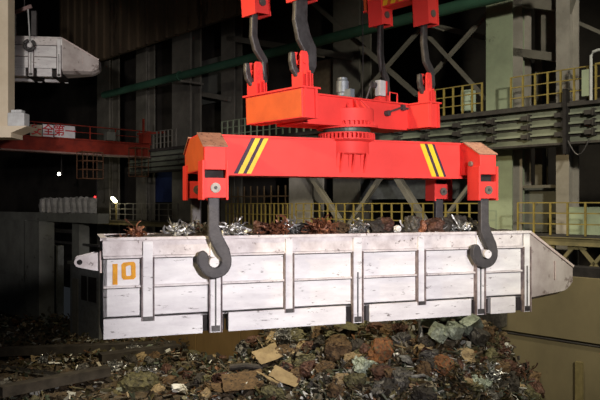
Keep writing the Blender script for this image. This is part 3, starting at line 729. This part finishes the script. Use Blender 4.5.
# body end rib at px 66, spout tip at px 95; bottom at y 77
ang = math.radians(8); Y2 = 27.5; e = Vector(((62-300)/F*Y2, Y2, zz(77, Y2)))
u2 = Vector((math.cos(ang), math.sin(ang), 0)); v2 = Vector((-math.sin(ang), math.cos(ang), 0))
T2.location = e-u2*8.5; T2.rotation_euler = (0, 0, ang)
t = thing('hoist_tackle', 'dark hook tackle with white cables above the far second trough', 'tackle', e-u2*1.24-v2*.3+Vector((0, 0, 1.235)), ang)
pts = [(.20*math.cos(math.radians(a)), 0, .20*math.sin(math.radians(a))) for a in range(100, 440, 20)]
MB().tube(pts, .07, 8).build('hook_ring', steel, t, smooth=True)
MB().tube([(.02, 0, .2), (-.05, 0, 1.5)], .03, 6).tube([(-.55, 0, .35), (-.55, 0, 1.3)], .03, 6).build('cable', panelw, t)
MB().bar((-.65, 0, 1.3), (.1, 0, 1.62), .12, .14).build('cross_piece', mat('dull_pink', (.3,.2,.2)), t)
MB().box(.1, .3, -.1, .1, .4, 1.4).build('pulley_block', steel, t)
MB().tube([(-.4, 0, 1.4), (-.3, 0, 4), (-.25, 0, 14.0)], .025, 6).tube([(-.2, 0, 1.5), (-.15, 0, 4), (-.12, 0, 14.0)], .025, 6).build('hoist_rope', steel2, t)

# ------------------------------------------------------------------ scrap heap
crest_px = [(60, .5), (130, .5), (190, .35), (215, .4), (245, .5), (262, .9), (275, 1.7), (290, 2.8), (310, 3.15), (345, 3.15), (385, 3.15), (412, 3.45), (440, 3.65), (470, 3.7), (487, 3.5), (500, 2.9), (512, 2.3), (526, 1.7), (545, 1.1), (600, .3)]
crest = sorted((gp(p, 16.3)[0], z) for p, z in crest_px)
cxs = np.array([c[0] for c in crest]); czs = np.array([c[1] for c in crest])
def heap_h(gx, gy):
    c = float(np.interp(gx, cxs, czs))
    d = max(0, 16.2-gy)
    h = c-.42*d*(.5+.5*min(1, c/2.5)) if gx > cxs[2] else c-.08*d
    n = noise.fractal(Vector((gx*.55, gy*.55, 3.1)), .9, 2.0, 4)*.34 + noise.noise(Vector((gx*1.9, gy*1.9, 8)))*.26
    return max(.02, h+n*(.5+.5*min(1, max(h, 0)/1.2)))
def heap_world(x, y):
    p = Vector((x, y, 0)); gx, gy = p.dot(GX), p.dot(GY)
    if gy > 16.95: return 99
    return heap_h(gx, gy)
def hit(px, py):
    k = (px-300)/F; s_ = (204-py)/F; Y = 11.0
    while Y < 45:
        if H+s_*Y <= heap_world(k*Y, Y): return Vector((k*Y, Y, H+s_*Y))
        Y += .04
    return Vector((k*30, 30, 0))
heapm = mat('scrap_heap_mix', (.12, .085, .05), (.035, .026, .018), .7, .15, scale=3.5, c3=(.20, .19, .15), t3=.6, s3=7, bump=1.0, bscale=14)
g0, g1 = -34.0, 1.0; NX, NY = 240, 90
vs = []; fs = []
for j in range(NY):
    for i in range(NX):
        gx = g0+(g1-g0)*i/(NX-1); gy = 7.0+(16.95-7.0)*j/(NY-1)
        vs.append((gx, gy, heap_h(gx, gy) + random.Random(i*999+j).uniform(-.05, .05)))
for j in range(NY-1):
    for i in range(NX-1):
        q = j*NX+i; fs.append((q, q+1, q+NX+1, q+NX))
me = MB(); me.v = vs; me.f = fs
tag(me.build('scrap_heap', heapm, rot=GR), 'rubble-like heap of mixed scrap under the trough', 'scrap heap', kind='stuff')
KEY = [(426, 334, 11), (445, 330, 9), (458, 327, 9), (454, 347, 9), (439, 348, 10), (471, 342, 12), (479, 352, 9), (419, 344, 6), (384, 358, 13), (366, 374, 12), (338, 356, 13), (315, 371, 6), (284, 346, 9), (311, 331, 8), (346, 333, 12),
       (268, 364, 14), (243, 391, 18), (285, 387, 14), (268, 389, 9), (222, 396, 10), (246, 376, 8), (490, 383, 8), (82, 377, 7), (140, 388, 14), (180, 394, 8), (443, 372, 9), (408, 368, 7)]
def near_key(px, py, f=1.0): return any((px-a)**2+(py-b)**2 < (c*f)**2 for a, b, c in KEY)
# loose small fragments, uncountable
frag_cols = [(.10, .07, .035), (.04, .03, .02), (.13, .11, .05), (.05, .04, .03), (.18, .13, .07), (.08, .07, .035), (.03, .025, .02), (.07, .09, .06), (.17, .08, .035), (.6, .6, .56), (.24, .21, .15), (.06, .045, .03), (.13, .10, .07), (.10, .11, .08)]
_old = [(.16, .12, .08), (.07, .05, .04), (.22, .19, .14), (.30, .29, .26), (.12, .14, .10), (.20, .10, .05), (.05, .045, .04), (.10, .085, .06), (.26, .22, .15), (.09, .08, .08), (.14, .16, .13), (.5, .5, .48)]
fragm = mat('scrap_fragments', (.9, .9, .9), (.4, .38, .36), .5, .35, scale=6, bump=.3, island=frag_cols)
r = random.Random(5); m = MB(); cnt = 0
cols8 = [(-1,-1,-1), (1,-1,-1), (-1,1,-1), (1,1,-1), (-1,-1,1), (1,-1,1), (-1,1,1), (1,1,1)]
F8 = [(0,2,3,1), (4,5,7,6), (0,1,5,4), (2,6,7,3), (0,4,6,2), (1,3,7,5)]
while cnt < 9500:
    px = r.uniform(-5, 560); py = r.uniform(316, 420)
    if px < 190 and r.random() < .45: continue
    if near_key(px, py, .95) and r.random() < .9: continue
    p = hit(px, py)
    if p.z < .05 and r.random() < .6: continue
    g = Vector((p.x, p.y, 0)); 
    if g.dot(GY) > 16.8: continue
    cnt += 1
    sc = Vector((r.uniform(.04, .24), r.uniform(.02, .10), r.uniform(.004, .03)))
    if r.random() < .12: sc = Vector((r.uniform(.15, .45), .012, .012))
    q = Matrix.Rotation(r.uniform(0, 6.28), 3, 'Z') @ Matrix.Rotation(r.gauss(0, .7), 3, 'X') @ Matrix.Rotation(r.gauss(0, .6), 3, 'Y')
    c = p+Vector((0, 0, r.uniform(-.02, .12)))
    j = sc.y*.5
    m.add([c + q @ Vector((a*sc.x+r.uniform(-j, j), b*sc.y+r.uniform(-j, j)*.6, e_*sc.z + (a*a)*0 + r.uniform(-j, j)*.25)) for a, b, e_ in cols8], F8)
tag(m.build('scrap_fragments', fragm), 'countless small metal offcuts scattered over the scrap heap', 'scrap', kind='stuff')

# ---- single pieces
def sheet(w, l, seed, bend=.2, th=.015):
    rr = random.Random(seed); n = 7; m = MB(); ax = rr.uniform(-1, 1); ph = rr.uniform(0, 3)
    top = []
    for j in range(n):
        for i in range(n):
            u, v = i/(n-1)-.5, j/(n-1)-.5
            z = bend*(math.cos(ph+u*3+ax*v*2)-math.cos(ph))*.5 + rr.uniform(-.01, .01)
            ed = .03 if i in (0, n-1) or j in (0, n-1) else 0
            top.append((u*w+rr.uniform(-ed, ed), v*l+rr.uniform(-ed, ed), z))
    vs = top+[(a, b, c-th) for a, b, c in top]; N_ = n*n; fs = []
    for j in range(n-1):
        for i in range(n-1):
            q = j*n+i; fs += [(q, q+1, q+n+1, q+n), (q+N_, q+n+N_, q+n+1+N_, q+1+N_)]
    for i in range(n-1):
        for a, b in ((i, i+1), ((n-1)*n+i, (n-1)*n+i+1), (i*n, (i+1)*n), (i*n+n-1, (i+1)*n+n-1)): fs.append((a, b, b+N_, a+N_))
    return m.add(vs, fs)
def tangle(R, n, seed, flat=.6):
    rr = random.Random(seed); m = MB()
    for _ in range(n):
        p = Vector((rr.gauss(0, R*.36), rr.gauss(0, R*.36), rr.gauss(0, R*.36*flat))); d = Vector((rr.gauss(0, 1), rr.gauss(0, 1), rr.gauss(0, .7))).normalized()
        ax = Vector((rr.gauss(0, 1), rr.gauss(0, 1), rr.gauss(0, 1))).normalized(); w = rr.uniform(.006, .026); st = rr.uniform(.025, .06)
        k = rr.randint(3, 7); turn = rr.uniform(.2, .9); vs = []
        for i in range(k):
            s_ = d.cross(ax).normalized()*w
            vs += [p-s_, p+s_]; p = p+d*st; d = Matrix.Rotation(turn, 3, ax) @ d
            d = (d+Vector((0, 0, rr.uniform(-.2, .2)))).normalized()
        off = Vector((0, 0, .004)); N_ = len(vs); vs2 = [v+off for v in vs]; fs = []
        for i in range(k-1):
            q = i*2; fs += [(q, q+1, q+3, q+2), (q+N_, q+2+N_, q+3+N_, q+1+N_), (q, q+2, q+2+N_, q+N_), (q+1, q+1+N_, q+3+N_, q+3)]
        m.add(vs+vs2, fs)
    return m
M_ = {
 'pale green': mat('scrap_pale_green', (.46, .52, .42), (.24, .28, .22), .5, .3, scale=9, c3=(.62, .62, .56), t3=.64, s3=22, bump=1, bscale=30),
 'olive': mat('scrap_olive', (.15, .135, .06), (.06, .055, .03), .7, .1, scale=6, c3=(.03, .025, .02), t3=.55, s3=10, bump=1),
 'tan': mat('scrap_tan', (.33, .25, .14), (.22, .16, .09), .8, 0, scale=3, bump=.3),
 'brown': mat('scrap_brown', (.16, .10, .05), (.07, .045, .025), .75, 0, scale=6, c3=(.03, .022, .018), t3=.54, s3=9, bump=1),
 'rust-orange': mat('scrap_rust', (.30, .12, .04), (.10, .05, .03), .8, .1, scale=8, c3=(.09, .11, .06), t3=.54, s3=12, bump=1),
 'silver': mat('scrap_silver', (.62, .62, .61), (.16, .16, .16), .34, .7, scale=8, bump=.2),
 'grey': mat('scrap_grey', (.15, .14, .125), (.05, .046, .04), .5, .4, scale=9, c3=(.55, .55, .52), t3=.66, s3=22, bump=1, bscale=30),
 'dark': mat('scrap_dark', (.05, .042, .034), (.02, .017, .014), .7, .2, scale=6, bump=.8),
 'white': mat('scrap_white', (.85, .84, .80), (.7, .69, .66), .5, scale=6),
 'reddish-brown': mat('scrap_redbrown', (.13, .06, .04), (.05, .028, .02), .6, .3, scale=9, c3=(.45, .42, .40), t3=.68, s3=20, bump=1, bscale=30),
 'copper': mat('scrap_copper', (.30, .12, .06), (.10, .045, .03), .45, .5, scale=8, bump=.3),
}
def piece(kind, col, px, py, dims, label, rot=(0, 0, 0), seed=0, lift=0, cat='scrap', name=None, world=None):
    p = world if world is not None else hit(px, py)
    if kind == 'bale': m = crumple(dims[0]*.74, dims[1]*.74, dims[2]*.72, seed, .11, 7); nm = 'scrap_bale'; lift += .24
    elif kind == 'lump': m = crumple(dims[0], dims[1], dims[2], seed, .24, 8); nm = 'scrap_lump'
    elif kind == 'sheet': m = sheet(dims[0], dims[1], seed, dims[2]); nm = 'metal_sheet'
    elif kind == 'tangle': m = tangle(dims[0], int(dims[1]*2.2), seed, dims[2]); nm = 'metal_tangle'
    elif kind == 'pipe':
        m = MB().tube([(-dims[0]/2, 0, 0), (0, 0, dims[2]), (dims[0]/2, 0, 0)], dims[1], 10); nm = 'bent_pipe'
    elif kind == 'angle':
        m = MB().bar((-dims[0]/2, 0, 0), (dims[0]/2, 0, 0), dims[1], .015).bar((-dims[0]/2, dims[1]/2, dims[1]/2), (dims[0]/2, dims[1]/2, dims[1]/2), .015, dims[1]); nm = 'angle_bar'
    if world is None and near_key(px, py, .3): lift += .1
    o = m.build(name or nm, M_[col], loc=p+Vector((0, 0, lift)), rot=rot)
    return tag(o, label, cat)
P = piece
P('bale', 'pale green', 426, 334, (.6, .5, .65), 'pale green bale leaning at the left of the green bale cluster', (.3, .4, .5), 1, .15)
P('bale', 'pale green', 445, 330, (.55, .5, .5), 'pale green boxy bale near the top middle of the bale cluster', (.1, -.2, .3), 2, .15)
P('bale', 'pale green', 458, 327, (.45, .45, .75), 'tall pale green bale topmost in the cluster under the trough', (.2, .4, 1.2), 3, .15)
P('bale', 'pale green', 454, 347, (.6, .5, .55), 'rounded pale green bale in the middle of the bale cluster', (.4, .2, .8), 4, .1)
P('bale', 'pale green', 439, 348, (.6, .5, .6), 'dull pale green bale left below the middle of the cluster', (.1, .5, .1), 5, .08)
P('bale', 'pale green', 471, 342, (.75, .5, .55), 'wide pale green bale at the right of the bale cluster', (.3, -.4, .4), 6, .12)
P('bale', 'grey', 479, 352, (.6, .5, .5), 'grey-green bale lowest right of the bale cluster', (.5, .2, .6), 7, .08)
P('sheet', 'silver', 419, 344, (.18, .8, .25), 'shiny upright strip left of the pale green bales', (1.1, .3, .5), 8, .2)
P('lump', 'rust-orange', 384, 358, (.75, .6, .62), 'rust-orange lump right of centre in the heap', (.2, .1, .4), 9, .08)
P('lump', 'pale green', 366, 374, (.7, .5, .45), 'speckled green lump below the rust-orange lump', (.1, .4, .6), 10, .08)
P('lump', 'brown', 338, 356, (.7, .6, .65), 'large brown crushed drum in the middle of the heap', (.2, .3, .3), 12, .1)
P('lump', 'white', 315, 371, (.26, .2, .15), 'small bright white chunk in the dark part of the heap', (0, .2, .3), 13, .1)
P('tangle', 'silver', 284, 346, (.40, 160, .9), 'silver tangle of turnings at the left top of the heap', (0, 0, 0), 14, .2)
P('tangle', 'silver', 290, 360, (.35, 60, .6), 'smaller silver tangle below the bigger silver one', (0, 0, 0), 15, .1)
P('lump', 'grey', 311, 331, (.65, .5, .4), 'grey shredded lump under the middle of the trough', (.1, .3, .4), 16, .1)
P('sheet', 'olive', 346, 333, (1.2, .5, .15), 'olive bent sheet lying under the middle rib', (.4, .15, .3), 17, .15)
P('lump', 'olive', 336, 340, (.6, .5, .35), 'olive crushed piece below the olive sheet', (.1, .3, .4), 18, .08)
P('sheet', 'tan', 268, 364, (.85, .6, .06), 'tan rectangular plate tilted up left of the silver tangle', (.55, -.25, .55), 19, .22)
P('sheet', 'brown', 243, 391, (1.2, .85, .06), 'large brown plate at the bottom edge left of centre', (.4, -.1, .2), 20, .2)
P('sheet', 'tan', 285, 387, (.85, .5, .08), 'tan plate near the bottom edge below the tilted tan plate', (.3, .3, -.3), 21, .2)
P('sheet', 'tan', 268, 389, (.14, .95, .05), 'narrow tan strip between the two lower plates', (.2, .0, .75), 22, .25)
P('sheet', 'brown', 222, 396, (.6, .5, .05), 'small brown plate at the bottom edge left of the large one', (.3, .1, .4), 23, .15)
P('pipe', 'dark', 246, 376, (1.0, .10, .06), 'dark thick pipe lying above the large brown plate', (0, .05, .15), 24, .15)
P('tangle', 'silver', 490, 383, (.34, 70, .9), 'bright silver turnings near the lower right of the heap', (0, 0, 0), 25, .12)
P('lump', 'pale green', 480, 385, (.6, .4, .4), 'green-grey lump beside the bright silver turnings', (.3, .2, .3), 26, .04)
P('lump', 'rust-orange', 443, 372, (.5, .45, .4), 'dull rusty lump below the green bale cluster', (.3, .2, .9), 27, .08)
P('sheet', 'silver', 408, 368, (.42, .3, .1), 'small pale metal plate right of the rust-orange lump', (.5, .3, .3), 28, .15)
P('lump', 'grey', 402, 378, (.55, .45, .3), 'grey curved scrap piece near the bottom right of centre', (.1, .1, .2), 29, .08)
P('lump', 'grey', 376, 328, (.55, .45, .3), 'grey chunk under the trough right of the middle rib', (.1, .3, .2), 30, .1)
P('lump', 'reddish-brown', 358, 325, (.6, .4, .3), 'reddish-brown piece under the trough at the middle rib', (.1, .3, .2), 31, .08)
P('lump', 'grey', 82, 377, (.42, .32, .6), 'pale grey stone-like chunk at the lower left', (.2, .4, .3), 32, .12, 'scrap')
P('lump', 'grey', 6, 392, (.9, .6, .6), 'big grey chunk in the bottom left corner', (.1, .2, .3), 33, .1)
P('tangle', 'silver', 115, 369, (.38, 140, .5), 'silver turnings on the dark floor below the left end of the trough', (0, 0, 0), 34, .12)
P('tangle', 'silver', 134, 352, (.36, 130, .5), 'thin silver turnings just under the left end of the trough', (0, 0, 0), 35, .12)
P('tangle', 'silver', 46, 362, (.42, 100, .4), 'sparse silver turnings at the far lower left', (0, 0, 0), 36, .12)
P('sheet', 'white', 56, 365, (.6, .18, .05), 'thin white strip on the dark floor at the lower left', (.1, .1, .2), 37, .1)
P('sheet', 'tan', 36, 362, (.4, .35, .05), 'small tan plate on the dark floor at the lower left', (.6, .1, .5), 38, .15)
P('lump', 'olive', 140, 388, (1.3, 1.0, .8), 'greenish-brown mound at the bottom left of the heap', (0, .1, .4), 39, .05)
P('tangle', 'silver', 143, 383, (.4, 40, .5), 'few bright shavings on the greenish-brown mound', (0, 0, 0), 40, .45)
P('lump', 'white', 180, 394, (.55, .4, .25), 'pale crumpled piece at the bottom edge right of the mound', (.1, .1, .4), 41, .1)
P('tangle', 'silver', 196, 362, (.35, 40, .7), 'silver scraps in front of the brown wall at the left', (0, 0, 0), 42, .1)
P('tangle', 'dark', 186, 349, (.5, 70, .8), 'dark scraps tangled in front of the brown wall', (0, 0, 0), 43, .1)
P('lump', 'brown', 60, 385, (1.2, .8, .35), 'low brown lump on the floor at the lower left', (0, 0, .4), 44, .05)
P('angle', 'grey', 30, 376, (3.2, .16, 0), 'long grey bar lying at the lower left', (0, .02, -.35), 45, .12)
P('lump', 'reddish-brown', 505, 368, (.5, .4, .4), 'reddish-brown lump at the right slope of the heap', (0, .3, .4), 46, .05)
P('tangle', 'reddish-brown', 515, 375, (.4, 90, .7), 'brownish wiry tangle at the right foot of the heap by the wall', (0, 0, 0), 47, .08)
P('tangle', 'reddish-brown', 498, 352, (.4, 90, .7), 'brownish wiry tangle at the upper right slope of the heap', (0, 0, 0), 48, .08)

# many further pieces, described by look and by the zone they lie in
zones = [(120, 200, 'below the trough left end'), (200, 250, 'by the brown wall'), (250, 300, 'around the tan plates'), (300, 350, 'below the trough middle'),
         (350, 400, 'around the rust-orange lump'), (400, 450, 'left of the green bales'), (450, 500, 'below the green bales'), (500, 535, 'on the right slope')]
kinds = [('lump', (.38, .3, .25), 'crushed chunk'), ('sheet', (.4, .28, .12), 'bent plate'), ('sheet', (.10, .6, .2), 'narrow bent strip'), ('pipe', (.6, .035, .08), 'bent pipe'), ('angle', (.7, .07, 0), 'angle bar'), ('tangle', (.22, 34, .7), 'wiry tangle')]
rows = [('high on the heap', 326, 348), ('midway down the heap', 348, 374), ('at the bottom edge', 374, 400)]
colz = ['grey', 'brown', 'dark', 'olive', 'tan', 'reddish-brown', 'silver']
r = random.Random(21); used = {}
for zi, (za, zb, zn) in enumerate(zones):
    for rn, ya_, yb_ in rows:
        if zi <= 1 and ya_ < 340: ya_ = 352; 
        if yb_ < ya_: continue
        if zi == 7 and ya_ < 360: continue
        combos = [(kk, cc) for kk in range(6) for cc in colz]; r.shuffle(combos); combos.sort(key=lambda q: (q[0] != 0)*r.random())
        for kk, cc in combos[:10]:
            if cc == 'silver' and kk == 0: cc = 'grey'
            kind, dm, word = kinds[kk]
            px, py = r.uniform(za, zb), r.uniform(ya_, yb_)
            for _ in range(12):
                if near_key(px, py, 1.1): px, py = r.uniform(za, zb), r.uniform(ya_, yb_)
            if near_key(px, py, .9): continue
            s_ = r.uniform(.8, 1.7) if kind == 'lump' else r.uniform(.75, 1.35); dd = (dm[0]*s_, dm[1]*(s_ if kind != 'tangle' else 1), dm[2]*(s_ if kind != 'tangle' else 1))
            lab = f'{cc} {word} {rn}, {zn}'
            if lab in used: continue
            used[lab] = 1
            o = P(kind, cc, px, py, dd, lab, (r.gauss(0, .5), r.gauss(0, .5), r.uniform(0, 6.28)), r.randint(100, 9999), r.uniform(.02, .12))
            o['group'] = 'loose scrap pieces on the heap'

# dark track kerbs on the floor at the lower left
def kerb(p, q, w, h, label, m=None):
    A = hit(*p); B = hit(*q); A.z = B.z = .42
    C = (A+B)/2
    tag(MB().bar(A-C, B-C, w, h*.7).build('floor_kerb', m or mat('kerb_grey', (.07, .06, .05), (.035, .03, .026), .9, scale=2), loc=C, rot=0), label, 'kerb')
kerb((-10, 361), (176, 334), .5, .5, 'long dark kerb crossing the floor behind the left scrap')
kerb((100, 362), (178, 350), .6, .5, 'short dark kerb below the left end of the trough')
kerb((0, 403), (108, 380), .5, .5, 'near dark kerb at the lower left corner')

# wall bracket right of the bales
t = thing('wall_bracket', 'grey metal bracket with two legs under the right end of the trough', 'bracket', gw(gp(495, 16.9)[0], 16.55, 3.2), GR)
MB().box(-.34, .34, 0, .42, .35, 1.0).build('bracket_block', M_['grey'], t, bevel=.02)
for x in (-.22, .0, .2): MB().box(x-.05, x+.05, .1, .3, -.35, .35).build('leg', steel, t)
# post stub at the lower right
tag(MB().box(-.09, .09, -.04, .06, 0, 2.9).build('wall_post', mat('ochre_post', (.2, .16, .07)), loc=gw(gp(580, 17)[0], 16.95, 0), rot=GR), 'short ochre post on the wall at the lower right', 'post')

# ------------------------------------------------------------------ scrap carried in the trough
m = MB(); r = random.Random(9)
nx, ny = 70, 10
for j in range(ny):
    for i in range(nx):
        x = .1+8.3*i/(nx-1); y = .12+1.08*j/(ny-1)
        z = 1.56+.12*math.sin(math.pi*(j/(ny-1)))+noise.noise(Vector((x*2, y*3, 1)))*.12+r.uniform(-.03, .03)
        m.v.append((x, y, z-.06*(x < .9)))
for j in range(ny-1):
    for i in range(nx-1): q = j*nx+i; m.f.append((q, q+1, q+nx+1, q+nx))
tag(m.build('trough_scrap_fill', M_['dark'], loc=TC, rot=UR), 'dark mixed scrap filling the white trough', 'scrap', kind='stuff')
load = [
 ('tangle', 'copper', 136, (.16, 34, .7), 'small rusty tangle on top of the trough at its left end'),
 ('tangle', 'silver', 178, (.18, 40, .8), 'thin silver wires on the trough left of the near left hook'),
 ('tangle', 'silver', 192, (.26, 70, .8), 'silver tangle on the trough just left of the left hook'),
 ('tangle', 'silver', 234, (.24, 60, .6), 'silver tangle on the trough just right of the left hook'),
 ('lump', 'brown', 246, (.18, .2, .12), 'small brown chunk on the trough right of the left hook'),
 ('lump', 'reddish-brown', 262, (.34, .4, .30), 'reddish-brown shredded lump on the trough, first right of the left hook'),
 ('tangle', 'copper', 276, (.30, 90, .8), 'coppery tangle on the trough above the third rib'),
 ('tangle', 'silver', 289, (.20, 60, .8), 'silver bits beside the coppery tangle on the trough'),
 ('lump', 'dark', 304, (.4, .4, .24), 'dark lump on the trough between the two coppery tangles'),
 ('tangle', 'copper', 320, (.34, 110, .8), 'bright coppery tangle on the trough left of its middle'),
 ('lump', 'reddish-brown', 324, (.36, .4, .24), 'reddish lump under the bright coppery tangle on the trough'),
 ('lump', 'white', 350, (.22, .3, .16), 'white crumpled sheet on the trough near its middle'),
 ('tangle', 'silver', 358, (.26, 70, .7), 'silver tangle on the trough near its middle'),
 ('lump', 'grey', 368, (.3, .3, .26), 'grey crumpled chunk on the trough right of its middle'),
 ('lump', 'reddish-brown', 385, (.38, .4, .40), 'tall reddish-brown lump on the trough right of its middle'),
 ('lump', 'white', 397, (.15, .2, .14), 'small white chip on the trough beside the tall reddish-brown lump'),
 ('lump', 'grey', 414, (.34, .4, .46), 'blue-grey crumpled lump on the trough above the fifth rib'),
 ('tangle', 'silver', 411, (.24, 60, .9), 'silver strips wrapped on the blue-grey lump on the trough'),
 ('lump', 'reddish-brown', 434, (.46, .4, .36), 'wide purple-brown lump on the trough left of the right hook'),
 ('tangle', 'silver', 432, (.26, 60, .8), 'silver strips on the wide purple-brown lump on the trough'),
 ('lump', 'dark', 456, (.7, .5, .42), 'large dark lump on the trough just left of the right hook'),
 ('tangle', 'silver', 461, (.22, 40, .6), 'few silver strips on the large dark lump on the trough'),
 ('lump', 'dark', 212, (.4, .4, .26), 'dark lump on the trough behind the near left hook'),
 ('lump', 'brown', 343, (.34, .4, .22), 'brown lump on the trough just left of the white crumpled sheet'),
 ('lump', 'dark', 374, (.34, .4, .34), 'dark lump on the trough left of the tall reddish-brown lump'),
 ('lump', 'dark', 444, (.4, .4, .40), 'dark lump on the trough right of the wide purple-brown lump'),
 ('lump', 'dark', 468, (.4, .4, .30), 'dark lump on the trough touching the near right hook'),
 ('lump', 'copper', 422, (.14, .2, .3), 'small copper piece on the trough between the grey and purple lumps'),
]
for i, (kind, col, px, dm, lab) in enumerate(load):
    y = .35+.3*((i*7) % 3)/2
    x = lx(px, y, Vector((TC.x, TC.y, 0)), UX, UY)
    dm = tuple(q*.82 for q in dm) if kind == 'lump' else (dm[0]*.85, dm[1]*.8, dm[2]*.9)
    w = TC+UX*x+UY*y+Vector((0, 0, 1.71+(dm[2]*.2 if kind == 'lump' else .02)))
    o = P(kind, col, 0, 0, dm, lab, (r.gauss(0, .15), r.gauss(0, .15), r.uniform(0, 3)), 500+i, 0, world=w)
    o['group'] = 'scrap pieces on top of the load'
